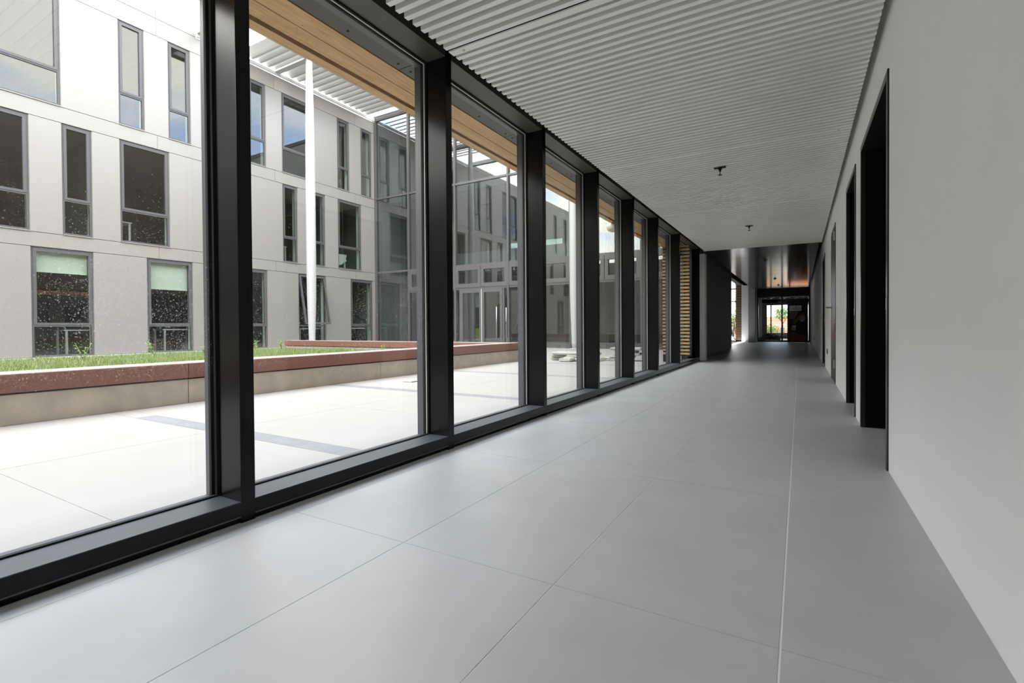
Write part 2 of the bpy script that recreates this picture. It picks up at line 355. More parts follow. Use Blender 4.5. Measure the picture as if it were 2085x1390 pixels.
# ---- small fixed things in the corridor
def sprinkler(x, y, label):
    e = tag(empty('sprinkler', (x, y, CZ)), label, 'sprinkler', 'ceiling sprinklers')
    lathe('escutcheon', [(.042, -.004), (.042, .002), (.03, .004)], 'steel', e, 20)
    boxes('bracket', [(x-.055, x+.055, y-.018, y+.018, CZ-.014, CZ-.002)], 'door_grey', e)
    lathe('head', [(.010, -.045), (.012, -.03), (.022, -.02), (.026, -.006), (.02, .0)], 'door_grey', e, 12)
    boxes('deflector_stem', [(x-.004, x+.004, y-.004, y+.004, CZ-.075, CZ-.04)], 'door_grey', e)
    lathe('deflector', [(.004, -.072), (.021, -.080), (.021, -.083), (.003, -.078)], 'door_grey', e, 12)
sprinkler(-.70, 5.412, 'nearest dark sprinkler head hanging from the pale slatted ceiling')
sprinkler(-.705, 8.807, 'farther sprinkler head hanging near a joint of the pale slatted ceiling')
sprinkler(-.74, 13.579, 'first sprinkler head on the dark glossy ceiling beyond the slats')
sprinkler(-.74, 19.228, 'second sprinkler head along the dark glossy ceiling')
sprinkler(-.739, 22.338, 'last sprinkler head on the dark ceiling, before the end doors')
def plate(y, label):
    e = tag(empty('wall_socket', (RW, y, .33)), label, 'socket', 'wall sockets')
    boxes('plate', (RW-.009, RW, y-.042, y+.042, .285, .375), 'switch', e, bevel=.003)
    boxes('insert', (RW-.011, RW-.009, y-.025, y+.025, .305, .355), 'rubber', e)
plate(9.992, 'black wall socket low on the white wall past the closed grey door')
plate(19.345, 'black wall socket low on the right wall deep in the dark corridor')

# poster board at the end
pb = tag(empty('poster_board', (-.09, 25.9, 0)), 'tall dark poster board of a smiling woman holding a cup, by the end doors', 'poster')
def PX(a, b): return (-.482+(1595+a/13.9-1604)*.01929, (697-(605+b/13.9))*.02244)
def pp(name, pts, layer, m, label=None):
    o = prism(name, [(PX(a, b)[0]+.09, PX(a, b)[1]) for a, b in pts], .0015, m, pb, (0, -.0016*layer, 0))
    if label: o['label'] = label
    return o
boxes('board', (-.50, .315, 25.9, 25.93, 0.005, 2.0), 'poster_black', pb)
for fx in (-.45, .22): boxes('foot', (fx, fx+.05, 25.72, 26.1, 0, .03), 'poster_black', pb)
pp('backdrop', [(167, 392), (420, 400), (330, 640), (170, 600)], 1, 'poster_wall')
pp('coat', [(300, 640), (420, 560), (690, 560), (690, 1100), (400, 1030), (215, 960), (300, 800)], 1, 'poster_coat')
pp('hair', [(600, 420), (520, 470), (400, 560), (300, 660), (265, 750), (330, 770), (400, 700), (470, 600), (560, 500), (640, 450)], 2, 'poster_hair')
pp('hair_back', [(600, 420), (540, 500), (470, 600), (500, 760), (620, 700), (660, 560), (650, 450)], 2, 'poster_hair_dark')
pp('face', [(520, 520), (600, 520), (622, 580), (605, 650), (560, 695), (495, 705), (460, 650), (475, 575)], 3, 'poster_skin')
pp('mouth', [(500, 650), (560, 640), (575, 650), (530, 672)], 4, 'poster_white')
pp('eyes', [(520, 585), (550, 580), (550, 592), (522, 597)], 4, 'poster_black'); pp('eyes', [(580, 578), (605, 575), (605, 587), (582, 590)], 4, 'poster_black')
pp('cup', [(250, 790), (360, 795), (340, 940), (262, 930)], 2, 'poster_cup')
pp('cup_lid', [(242, 770), (368, 776), (360, 798), (248, 792)], 3, 'poster_coat')
pp('hand', [(225, 850), (300, 860), (365, 880), (330, 930), (270, 955), (225, 910)], 3, 'poster_skin')
pp('table', [(170, 965), (690, 1095), (690, 1240), (170, 1240)], 3, 'poster_table')
pp('logo_panel', [(167, 240), (515, 236), (515, 386), (167, 390)], 3, 'poster_white')
pp('logo_mark', [(332, 270), (352, 262), (378, 298), (362, 306), (352, 290), (344, 292)], 4, 'poster_black')
tcv = bpy.data.curves.new('logo_text', 'FONT'); tcv.body = 'coffee&co'; tcv.size = .098; tcv.align_x = 'CENTER'; tcv.extrude = .0008
to = bpy.data.objects.new('logo_text_src', tcv); COL.objects.link(to)
dg = bpy.context.evaluated_depsgraph_get(); tm = bpy.data.meshes.new_from_object(to.evaluated_get(dg)); bpy.data.objects.remove(to)
tm.materials.clear(); tm.materials.append(MATS['poster_black'])
tx = link('logo_text', tm, pb, (PX(357, 0)[0]+.09, -.0082, PX(0, 352)[1])); tx.rotation_euler = (math.pi/2, 0, 0)
ex = tag(empty('exit_sign', (-.33, 26.65, 2.36)), 'dim green exit sign above the glazed end doors', 'sign')
boxes('housing', (-.45, -.17, 26.65, 26.69, 2.32, 2.45), 'door_frame', ex)
prism('running_figure', [(-.09, 0), (-.06, .03), (-.07, .07), (-.03, .09), (-.01, .05), (-.03, .02)], .003, 'exit_green', ex, (.0, -.003, -.02))
prism('arrow', [(.03, .04), (.08, .04), (.08, .06), (.12, .03), (.08, 0), (.08, .02), (.03, .02)], .003, 'exit_green', ex, (.0, -.003, -.02))

# ================================================================== outside: pavement
pv = struct(boxes('pavement', [(-17.05, -2.17, -12, 16.6, -.15, -.002), (-17.0, -2.6, 16.6, 26.6, -.15, -.002)], 'pave_joint'))
XC = [(-5.6, -3.87), (-3.87, -2.175)]
yc = [-11.5+2.5*k for k in range(12)]
rows = []
for k in range(-4, 6):
    base = 2.08+2.5*k
    rows += [(base+.16, base+1.33), (base+1.33, base+2.5)]
    if 0 <= k <= 3 or k < 0:
        x0 = -5.055 if k == 0 else -5.6
        if base > 10.1: x0 = -16.9
        boxes('drain_strip', (x0, -2.3, base+.003, base+.157, -.006, 0), 'pave_strip', pv)
        if k == 0: boxes('paver', (-5.6, -5.06, base+.003, base+.157, -.006, 0), 'pave', pv)
for a, b in rows:
    if b > 16.5: b = 16.55
    if a > 16.4: continue
    for x0, x1 in XC: piece('paver', (x0+.002, x1-.002, a+.0012, b-.0012, -.006, 0), 'pave', pv)
    if a > 9.9:
        x = -5.6
        while x > -16.5: piece('paver', (x-1.7+.002, x-.002, a+.0012, b-.0012, -.006, 0), 'pave', pv); x -= 1.7
boxes('paver', (-17.0, -13.95, -11.5, 9.9, -.006, 0), 'pave', pv)
# ---- raised planter
pl = tag(empty('raised_planter', (-5.8, 4, 0)), 'long raised planter of concrete blocks with red granite coping around the lawn', 'planter')
PXF = -5.59; yj = [-8.3, -5.53, -2.76, .01, 2.785, 5.56, 8.325, 9.95]
for a, b in zip(yj, yj[1:]):
    piece('concrete_block', (PXF-.30, PXF-.004, a+.003, b-.003, 0, .252), 'concrete', pl, .004)
    e = .05 if b > 9.9 else 0
    piece('coping_stone', (PXF-.40, PXF+.006, a+.003, b+e-.003, .266, .420), 'cap', pl, .003)
    boxes('coping_lit_top', (PXF-.398, PXF+.003, a+.004, b+e-.004, .4202, .4222), 'cap_lit', pl)
boxes('groove_fill', (PXF-.29, PXF-.02, -8.3, 9.94, .252, .266), 'gasket', pl)  # black filler, the shade of the groove under the coping as colour
xj = [-13.7, -11.5, -9.3, -7.3, PXF-.41]
for a, b in zip(xj, xj[1:]):
    piece('concrete_block', (a+.003, b-.003, 9.63, 9.93, 0, .252), 'concrete', pl, .004)
    piece('coping_stone', (a+.003, b-.003, 9.60, 10.0, .266, .420), 'cap', pl, .003)
    boxes('coping_lit_top', (a+.004, b-.004, 9.605, 9.995, .4202, .4222), 'cap_lit', pl)
boxes('groove_fill', (-13.69, PXF-.41, 9.66, 9.9, .252, .266), 'gasket', pl)
boxes('lawn_edging', (-13.78, -13.70, -8.3, 9.6, 0, .20), 'white_paint', pl)
# ---- lawn
def gz(x, y): return .185+.012*math.sin(x*2.1+y)*math.cos(y*1.7)
bm = bmesh.new(); nx, ny = 24, 44; g = []
for i in range(nx+1):
    g.append([bm.verts.new((-13.7+i*(13.7-5.98)/nx, -8.3+j*17.9/ny, gz(-13.7+i*.32, -8.3+j*.41)-.01)) for j in range(ny+1)])
for i in range(nx):
    for j in range(ny): bm.faces.new((g[i][j], g[i+1][j], g[i+1][j+1], g[i][j+1]))
lw = link('lawn', bm_mesh('lawn', bm, 'soil'), pl, -pl.location); tag(lw, 'short green lawn', None, None, 'stuff')
bm = bmesh.new()
for k in range(46000):
    y = random.uniform(-.5, 9.6); x = random.uniform(-13.68, -6.0); h = random.uniform(.03, .085)*(1 if random.random() < .93 else 1.6); a = random.uniform(0, 6.28)
    z = gz(x, y)-.01; w = .006; lx, ly = random.uniform(-.03, .03), random.uniform(-.03, .03)
    v = [bm.verts.new((x-w*math.cos(a), y-w*math.sin(a), z)), bm.verts.new((x+w*math.cos(a), y+w*math.sin(a), z)), bm.verts.new((x+lx, y+ly, z+h))]
    bm.faces.new(v)
gr = link('grass_blades', bm_mesh('grass_blades', bm, 'blade'), lw); tag(gr, 'short green grass', None, None, 'stuff')
# ---- weeds sprouting from the lawn
def weed(x, y, h, label):
    e = tag(empty('weed', (x, y, gz(x, y)-.01)), label, 'weed', 'weeds in the lawn')
    bm = bmesh.new(); bs = bmesh.new()
    for s in range(4):
        a0 = random.uniform(0, 6.28); top = Vector((math.cos(a0)*h*.35, math.sin(a0)*h*.35, h*random.uniform(.7, 1)))
        tube(bs, [(0, 0, 0), top*.5+Vector((0, 0, h*.1)), top], [.006, .005, .003], 5)
        for q in range(7):
            t = .35+.65*q/6; p = top*t; a = a0+q*2.4; L = h*.28*(1.1-.4*t); d = Vector((math.cos(a), math.sin(a), .25)).normalized(); sd = Vector((-math.sin(a), math.cos(a), 0))*L*.22
            v = [bm.verts.new(p), bm.verts.new(p+d*L*.5+sd), bm.verts.new(p+d*L), bm.verts.new(p+d*L*.5-sd)]; bm.faces.new(v)
    link('leaves', bm_mesh('leaves', bm, 'weed'), e); link('stems', bm_mesh('stems', bs, 'weed', True), e)
weed(-12.2, 4.15, .34, 'leafy weed in the lawn before the beige panel left of the ground floor windows')
weed(-12.6, 5.55, .36, 'leafy weed in the lawn in front of the nearer half-blinded ground floor window')
weed(-12.4, 6.55, .22, 'small weed in the lawn between the two half-blinded ground floor windows')
weed(-12.6, 7.95, .36, 'weed in the lawn before the left edge of the farther half-blinded window')
weed(-12.6, 8.75, .38, 'tall weed in the lawn before the right side of the farther half-blinded window')
weed(-8.2, 4.5, .20, 'low weed near the coping, right of the first wide mullion')
weed(-8.9, 8.9, .20, 'weed by the inner end coping of the planter')
weed(-9.6, 7.6, .16, 'tiny weed in the narrowing strip of lawn')

# ================================================================== left office wing (facade X = -17)
XF = -17.0
ob = tag(empty('office_wing', (XF, 7, 0)), 'three-storey office wing clad in pale metal panels across the courtyard', 'building')
K = lambda k: 4.74+.651*k
ROW = [(.08, 2.945), (3.325, 6.30), (6.725, 9.745)]
TR = [(.875, 1.015), (4.243, 4.342), (7.63, 7.73)]
WIN = [[(-23, -21), (-18, -16), (-14, -12), (-9, -7), (-5, -3), (0, 2), (4, 6), (8, 10), (12, 14), (16, 18)],
       [(-22, -21), (-19, -18), (-16, -14), (-11, -10), (-8, -7), (-5, -3), (-2, 0), (1, 2), (3, 5), (7.5, 9), (11, 12), (13, 14), (15, 17)],
       [(-23, -22), (-20, -18), (-15, -14), (-12, -11), (-9, -8), (-6, -5), (-2, 1), (3, 4), (5, 6), (9, 10), (11, 13), (15, 16), (17, 18)]]
YA, YZ = -10.95, 16.60
back = []
fr = .055
def office_window(r, k0, k1, opened=False):
    a, b = K(k0), K(k1); z0, z1 = ROW[r]; t0, t1 = TR[r]
    zb = z0+.02 if r else z0
    w = empty('window', (XF, (a+b)/2, zb)); w.parent = ob; w.location = Vector((XF, (a+b)/2, zb))-ob.location
    x0, x1 = XF-.11, XF-.035
    boxes('window_frame', [(x0, x1, a, a+fr, zb, z1), (x0, x1, b-fr, b, zb, z1), (x0, x1, a+fr, b-fr, z1-fr, z1), (x0, x1, a+fr, b-fr, zb, zb+.05), (x0, x1, a+fr, b-fr, t0, t0+.05)], 'frame_grey', w)
    s = .055; u0, u1 = t0+.05, z1-fr
    if not opened:
        boxes('sash', [(x0+.01, x1+.012, a+fr-.01, a+fr+s, u0, u1), (x0+.01, x1+.012, b-fr-s, b-fr+.01, u0, u1), (x0+.01, x1+.012, a+fr+s, b-fr-s, u1-s, u1+.01), (x0+.01, x1+.012, a+fr+s, b-fr-s, u0-.01, u0+s)], 'frame_grey', w)
        boxes('pane', (x0+.035, x0+.047, a+fr+s-.004, b-fr-s+.004, u0+s-.004, u1-s+.004), 'glass_facade', w)
    else:
        H = u1-u0; wd = b-a-2*fr; bm = bmesh.new()
        for q in ((-wd/2, -wd/2+s+.01, -H, 0), (wd/2-s-.01, wd/2, -H, 0), (-wd/2+s+.01, wd/2-s-.01, -s, 0), (-wd/2+s+.01, wd/2-s-.01, -H, -H+s+.01)): add_box(bm, (-.03, .03, q[0], q[1], q[2], q[3]))
        so_ = link('open_sash', bm_mesh('open_sash', bm, 'frame_grey'), w); so_.location = (-.05, 0, u1-zb); so_.rotation_euler.y = math.radians(-11)
        bm = bmesh.new(); add_box(bm, (-.006, .006, -wd/2+s, wd/2-s, -H+s, -s)); pg = link('pane', bm_mesh('pane', bm, 'glass_facade'), w); pg.location = so_.location; pg.rotation_euler = so_.rotation_euler
    boxes('pane', (x0+.035, x0+.047, a+fr-.004, b-fr+.004, zb+.046, t0+.004), 'glass_facade', w)
    if r: boxes('sill_flashing', (XF-.04, XF+.025, a, b, z0-.004, z0+.018), 'panel', w)
    return w
for r, (z0, z1) in enumerate(ROW):
    y = YA
    for k0, k1 in WIN[r]+[(None, None)]:
        a = K(k0) if k0 is not None else YZ
        if a > y+.02:
            zz = z0
            piece('panel', (XF-.035, XF, y+.004, a-.004, zz+.005, z1-.004), 'panel', ob)
            back.append((XF-.34, XF-.036, y+.0, a, z0, z1))
        if k0 is not None: y = K(k1)
    for k0, k1 in WIN[r]: 
        w = office_window(r, k0, k1, opened=(r == 0 and k0 == 12))
        if r == 0 and k0 in (0, 4):
            zt = 2.86; zl = (2.33 if k0 == 0 else 2.05)
            boxes('roller_blind', [(XF-.17, XF-.155, K(k0)+.1, K(k1)-.1, zl, zt), (XF-.175, XF-.15, K(k0)+.1, K(k1)-.1, zl-.025, zl)], 'blind', w)
jl = [-7.97, -4.06, -.15, 3.77, 7.675, 11.59, 15.48]
for z0, z1, yend in ((2.953, 3.317, YZ), (6.308, 6.717, YZ), (9.753, 10.275, YZ), (10.285, 10.56, 8.84)):
    ys = [YA]+[j for j in jl if YA < j < yend]+[yend]
    for a, b in zip(ys, ys[1:]): piece('spandrel_panel', (XF-.035, XF, a+.004, b-.004, z0+.002, z1-.002), 'panel', ob)
    back.append((XF-.34, XF-.036, YA, yend, z0, z1))
boxes('inner_wall', back, 'reveal', ob)
boxes('floor_slab', [(-23, XF-.34, YA, YZ, -.1, .06), (-23, XF-.34, YA, YZ, 3.0, 3.3), (-23, XF-.34, YA, YZ, 6.4, 6.7), (-23, XF-.34, YA, YZ, 9.85, 10.25)], 'slab', ob)
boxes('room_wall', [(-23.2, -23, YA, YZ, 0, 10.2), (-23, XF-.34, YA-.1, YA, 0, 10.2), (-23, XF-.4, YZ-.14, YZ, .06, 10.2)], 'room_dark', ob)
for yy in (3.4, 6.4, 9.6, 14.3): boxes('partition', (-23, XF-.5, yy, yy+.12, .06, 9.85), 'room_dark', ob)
boxes('base_strip', (XF-.3, XF+.03, YA, YZ, -.02, .075), 'white_paint', ob)
# desks and chairs behind the glass
def desk(x, y, z, L, label, mirror=1):
    e = tag(empty('desk', (x, y, z)), label, 'desk', 'white office desks')
    boxes('desk_top', (x-.35, x+.35, y-L/2, y+L/2, z+.70, z+.735), 'white_paint', e)
    for s in (-1, 1): boxes('leg_frame', [(x-.34, x-.28, y+s*(L/2-.06)-.025, y+s*(L/2-.06)+.025, z, z+.70), (x+.28, x+.34, y+s*(L/2-.06)-.025, y+s*(L/2-.06)+.025, z, z+.70)], 'white_paint', e)
desk(-17.9, 6.1, .06, 1.1, 'white desk behind the nearer half-blinded ground floor window')
desk(-17.9, 8.55, .06, 1.1, 'white desk behind the farther half-blinded ground floor window')
desk(-17.9, 13.55, .06, 1.2, 'white desk behind the ground floor window with the open sash')
desk(-17.9, 16.0, .06, 1.1, 'white desk with a dark screen behind the last ground floor window')
desk(-17.9, 6.75, 3.3, .9, 'white desk behind the wide first floor window facing the courtyard')
desk(-17.9, 12.0, 3.3, .9, 'white desk behind the narrow first floor window left of the white column')
desk(-17.9, 14.9, 3.3, 1.0, 'white desk under a pale cloth in the last first floor window')
sc = tag(empty('monitor', (-17.85, 15.7, .795)), 'dark monitor on the desk in the last ground floor window', 'monitor')
boxes('screen', (-17.87, -17.83, 15.42, 15.98, .86, 1.18), 'rubber', sc); boxes('stand', [(-17.88, -17.84, 15.66, 15.74, .80, .88), (-17.95, -17.77, 15.6, 15.8, .795, .805)], 'rubber', sc)
ch = tag(empty('office_chair', (-17.7, 15.25, 4.035)), 'dark chair turned up on the cloth-covered desk in the first floor window', 'chair')
prism('backrest', [(-.22, .02), (.20, .02), (.10, .52), (-.12, .50)], .07, 'dark_cloth', ch).rotation_euler.z = math.radians(90)
boxes('seat', (-17.94, -17.6, 15.1, 15.5, 4.06, 4.11), 'dark_cloth', ch)
bm = bmesh.new(); gg = []
for i in range(15):
    row = []
    for j in range(9):
        yy = 14.45+i*.065; t = j/8; xx = -17.5+.06*math.sin(i*.9)*t; row.append(bm.verts.new((xx, yy+.02*math.sin(j), 4.05-.55*t*(1-.5*(i/14)**3)+.0*i)))
    gg.append(row)
for i in range(14):
    for j in range(8): bm.faces.new((gg[i][j], gg[i+1][j], gg[i+1][j+1], gg[i][j+1]))
cl = link('dust_sheet', bm_mesh('dust_sheet', bm, 'blind', True)); tag(cl, 'pale cloth draped over the desk in the last first floor window', 'cloth')
mdf = cl.modifiers.new('thick', 'SOLIDIFY'); mdf.thickness = .01

# ================================================================== pergola and columns
pg = tag(empty('pergola', (-16, 13, 10.3)), 'white louvred canopy along the top of the pale office wing', 'pergola')
boxes('edge_beam', (-15.24, -15.04, 8.84, 16.60, 10.40, 10.62), 'louver', pg)
boxes('edge_beam_rim', (-15.04, -15.0, 8.84, 16.60, 10.38, 10.64), 'white_paint', pg)
boxes('wall_beam', (-17.0, -16.93, 8.84, 16.60, 10.29, 10.40), 'white_paint', pg)
boxes('cross_beam', (-16.93, -15.24, 8.84, 9.05, 10.40, 10.6), 'louver', pg)
boxes('cross_beam', (-16.93, -15.24, 11.60, 11.82, 10.38, 10.6), 'louver', pg)
boxes('cross_beam', (-16.93, -15.24, 16.45, 16.58, 10.42, 10.6), 'louver', pg)
bm = bmesh.new(); prof = [(-.175, .105), (-.10, .062), (-.03, .018), (.04, -.03), (.10, -.066), (.145, -.080), (.185, -.078)]
lo = [[bm.verts.new((sx_, a, b)) for a, b in prof] for sx_ in (-.84, .84)]; hi = [[bm.verts.new((sx_, a, b+.014)) for a, b in prof] for sx_ in (-.84, .84)]
for k in range(len(prof)-1):
    bm.faces.new((lo[0][k], lo[1][k], lo[1][k+1], lo[0][k+1])); bm.faces.new((hi[0][k], hi[0][k+1], hi[1][k+1], hi[1][k]))
    for e_ in (0, 1): bm.faces.new((lo[e_][k], lo[e_][k+1], hi[e_][k+1], hi[e_][k]))
for k in (0, -1): bm.faces.new((lo[0][k], lo[1][k], hi[1][k], hi[0][k]))
bmesh.ops.recalc_face_normals(bm, faces=bm.faces[:]); lme = bm_mesh('louver_blade', bm, 'louver')
y = 10.55
while y < 16.2:
    if abs(y-11.72) > .20:
        o = shared('louver_blade', lme, pg, Vector((-16.085, y, 10.50))-pg.location)
    y += .318
def column(x, y, H, label):
    c = tag(empty('column', (x, y, 0)), label, 'column', 'white tapered columns')
    R = .165; prof = [(.09, 0), (.105, .2), (.118, .7), (.14, 1.3), (.157, 2.0), (.165, 3.0), (.165, H-5.0), (.155, H-3.2), (.135, H-1.6), (.112, H-.5), (.105, H)]
    lathe('shaft', prof, 'column_paint', c, 32); lathe('base_plate', [(.17, 0), (.17, .02), (.10, .021)], 'column_paint', c, 24)
column(-15.13, 11.70, 10.40, 'tall white tapered column carrying the louvred canopy of the office wing')
column(-6.93, 16.30, 10.40, 'white tapered column in front of the dark glazed end wing')

# ================================================================== end wing, glazed (Y = 16.7)
YG = 16.70
gb = tag(empty('glazed_wing', (-9.5, YG, 0)), 'glazed entrance wing with dark grey frames closing the courtyard', 'building')
MX = [-16.95, -14.98, -12.43, -9.856, -7.232, -4.628, -2.62]
ZT = [0.0, 3.33, 6.73, 10.35]
for x in MX: boxes('mullion', (x-.035, x+.035, YG-.09, YG+.08, 0, 10.45), 'curtain_frame', gb)
for z in (3.33, 6.73, 10.35): boxes('transom', [(a+.035, b-.035, YG-.06, YG+.06, z-.04, z+.04) for a, b in zip(MX, MX[1:])], 'curtain_frame', gb)
boxes('base_rail', [(a+.035, b-.035, YG-.06, YG+.06, 0, .08) for a, b in zip(MX, MX[1:])], 'curtain_frame', gb)
for i, (a, b) in enumerate(zip(MX, MX[1:])):
    for z0, z1 in zip(ZT[1:], ZT[2:]): piece('pane', (a+.035, b-.035, YG-.012, YG, z0+.04, z1-.04), 'glass_curtain', gb)
    if i == 0: piece('pane', (a+.035, b-.035, YG-.012, YG, .08, 3.29), 'glass_curtain', gb); continue
    mid = (a+b)/2
    for c, e in ((a+.035, mid-.01), (mid+.01, b-.035)):
        h = boxes('hopper_frame', [(c, c+.13, YG-.08, YG+.02, 2.42, 3.29), (e-.13, e, YG-.08, YG+.02, 2.42, 3.29), (c+.13, e-.13, YG-.08, YG+.02, 2.42, 2.58), (c+.13, e-.13, YG-.08, YG+.02, 3.13, 3.29)], 'curtain_frame', gb)
        p = boxes('pane', (c+.13, e-.13, YG-.02, YG-.01, 2.58, 3.13), 'glass_curtain', gb)
    boxes('transom', (a+.035, b-.035, YG-.06, YG+.05, 2.34, 2.42), 'curtain_frame', gb)
    if i != 2: piece('pane', (a+.035, b-.035, YG-.012, YG, .08, 2.34), 'glass_curtain', gb)
boxes('corner_post', (-17.34, -16.985, YG-.09, YG+.1, 0, 10.35), 'curtain_frame', gb)
# double door in bay -12.43..-9.856
dx0, dx1 = -12.15, -10.12; dm = -11.10
boxes('side_frame', [(dx0-.07, dx0, YG-.06, YG+.05, .08, 2.34), (dx1, dx1+.07, YG-.06, YG+.05, .08, 2.34)], 'curtain_frame', gb)
boxes('pane', (-12.395, dx0-.07, YG-.012, YG, .08, 2.34), 'glass_curtain', gb); boxes('pane', (dx1+.07, -9.891, YG-.012, YG, .08, 2.34), 'glass_curtain', gb)
for c, e in ((dx0, dm-.004), (dm+.004, dx1)):
    dl = boxes('door_leaf', [(c, c+.11, YG-.09, YG+.0, .02, 2.34), (e-.11, e, YG-.09, YG, .02, 2.34), (c+.11, e-.11, YG-.09, YG, .02, .16), (c+.11, e-.11, YG-.09, YG, 2.20, 2.34)], 'curtain_frame', gb)
    boxes('pane', (c+.11, e-.11, YG-.05, YG-.04, .16, 2.20), 'glass_curtain', dl)
    hx = c+.05 if c == dx0 else e-.05
    for z in (.35, 1.2, 1.95): boxes('hinge', (hx-.02, hx+.02, YG-.11, YG-.09, z, z+.10), 'curtain_frame', dl)
tubes('pull_handle', [([(dx1-.22+9.5, -.17, .35), (dx1-.22+9.5, -.17, 1.60)], .022)], 'steel', gb)
tubes('pull_handle', [([(dx1+.20+9.5, -.13, .35), (dx1+.20+9.5, -.13, 1.55)], .022)], 'steel', gb)
boxes('door_edge', (dm-.012, dm+.012, YG-.10, YG-.06, .03, 2.33), 'spacer', gb)
# interior of the glazed wing
boxes('floor_slab', [(-17, -2.6, YG+.2, 26.5, 3.08, 3.36), (-17, -2.6, YG+.2, 26.5, 6.5, 6.76), (-17, -2.6, YG-.0, 26.6, 10.3, 10.5)], 'interior_mid', gb)
bw = [(-17, -3.6, 26.5, 26.7, 0, 4.1), (-17, -2.6, 26.5, 26.7, 6.0, 7.6), (-17, -2.6, 26.5, 26.7, 9.4, 10.3)]
x = -17.0
for wx in (-15.6, -13.4, -11.2, -9.0):
    bw += [(x, wx, 26.5, 26.7, 4.1, 6.0), (x, wx, 26.5, 26.7, 7.6, 9.4)]
    for z0, z1 in ((4.1, 6.0), (7.6, 9.4)): boxes('rear_window', [(wx, wx+.06, 26.52, 26.58, z0, z1), (wx+.67, wx+.73, 26.52, 26.58, z0, z1), (wx+.06, wx+.67, 26.54, 26.55, z0, z1), (wx+.73, wx+1.4, 26.54, 26.55, z0, z1)], 'glass_rear', gb)
    x = wx+1.4
bw += [(x, -2.7, 26.5, 26.7, 4.1, 6.0), (x, -2.7, 26.5, 26.7, 7.6, 9.4)]
boxes('rear_wall', bw, 'interior_light', gb)
boxes('glazing_bar', [(-3.6, -3.54, 26.5, 26.6, 0, 3.1), (-3.54, -2.72, 26.5, 26.6, 2.55, 2.62), (-3.54, -2.72, 26.5, 26.6, 1.95, 2.0), (-3.54, -2.72, 26.5, 26.6, 0, .06)], 'white_paint', gb)
boxes('side_wall', [(-17.0, -16.92, YG+.1, 26.5, 0, 10.3)], 'interior_light', gb)
boxes('side_wall', [(-2.62, -2.44, YG+.1, 19.1, 0, 10.3), (-2.62, -2.44, 19.1, 26.5, 2.75, 10.3)], 'interior_mid', gb)
for x in (-15.5, -10.8, -6.0): boxes('inner_column', (x-.2, x+.2, 20.2, 20.6, 0, 10.3), 'interior_light', gb)
boxes('stair_wall', [(-8.6, -3.6, 21.8, 22.0, 0, 3.08), (-8.2, -3.6, 21.8, 22.0, 3.36, 6.5)], 'interior_mid', gb)
boxes('gallery_parapet', [(-17, -2.7, 19.4, 19.5, 3.36, 4.35), (-17, -2.7, 19.4, 19.5, 6.76, 7.8)], 'interior_light', gb)
boxes('doorway_curtain', [(-16.15, -15.75, 19.0, 19.1, .75, 2.45), (-15.45, -14.85, 19.0, 19.1, .75, 2.45)], 'curtain_yellow', gb)
boxes('curtain_post', [(-16.4, -16.15, 19.0, 19.2, 0, 2.9), (-15.75, -15.45, 19.0, 19.2, 0, 2.9)], 'interior_mid', gb)
# slatted timber at the end of the passage
ts = tag(empty('timber_screen', (-2.57, 26.2, 0)), 'narrow screen of horizontal timber battens beside the bright opening at the passage end', 'screen')
boxes('backing', (-2.70, -2.445, 26.27, 26.45, 0, 3.1), 'batten_dark', ts)
z = .12
while z < 3.0: piece('batten', (-2.735, -2.45, 26.19, 26.27, z, z+.042), 'batten', ts, .004); z += .0805

# ================================================================== our own wing: soffit and timber cladding outside the windows
tb = tag(empty('timber_wing', (-2.5, 6, 0)), 'timber-clad wing over the corridor windows, with oak soffit boards', 'building')
jy = [-8.4, -6.98, -5.63, -4.27, -2.92, -1.566, -.21, 1.14, 2.49, 3.85, 5.19, 6.54, 7.87, 9.49, 11.0]
for a, b in zip(jy, jy[1:]):
    sp = piece('soffit_panel', (-2.312, -2.13, a+.003, b-.003, 2.50, 2.512), 'soffit', tb)
    for yy in (a+.06, (a+b)/2+.2, b-.06):
        if yy > 1.2: lathe('screw', [(.0075, -.0035), (.0075, 0), (.004, .001)], 'gasket', sp, 10, (-2.262+2.221, yy-(a+b)/2, 0))
def planks(x0, x1, z=2.50):
    ys = [-3, 1.18+.655*.0-.0, 11.0]
    return boxes('soffit_board', (x0, x1, -8.4, 11.0, z, z+.03), 'timber', tb)
b1 = planks(-2.467, -2.324); b2 = planks(-2.600, -2.473); b3 = planks(-2.697, -2.642)
boxes('fascia_board', (-2.72, -2.698, -8.4, 11.0, 2.50, 2.72), 'timber', tb)
boxes('groove_back', [(-2.645, -2.596, -8.4, 11.0, 2.535, 2.55), (-2.48, -2.46, -8.4, 11.0, 2.531, 2.54), (-2.33, -2.31, -8.4, 11, 2.53, 2.55), (-2.35, -2.13, -8.4, 11, 2.56, 2.6)], 'timber_dark', tb)
yy = 1.194
while yy < 8:
    for xx, bo in ((-2.354, b1), (-2.447, b1), (-2.494, b2), (-2.58, b2)):
        lathe('screw', [(.0055, -.002), (.0055, .0), (.003, .001)], 'steel', bo, 8, Vector((xx, yy, 2.5))-wloc(bo))
    yy += .655
boxes('structure_wall', [(-2.70, -2.36, -12, 16.55, 2.80, 10.8), (-2.6, -2.3, 11.05, 16.6, 0, 2.8), (-2.36, RW+3, -12, 26.5, 2.82, 3.0), (-2.36, RW+3, -12, 26.5, 10.6, 10.8), (-2.30, -2.12, YB-8, YB, 0, 2.8)], 'batten_dark', tb)
z = 2.80
while z < 10.75:
    piece('batten', (-2.745, -2.70, -12, 16.55, z, z+.045), 'batten_upper', tb); z += .0745
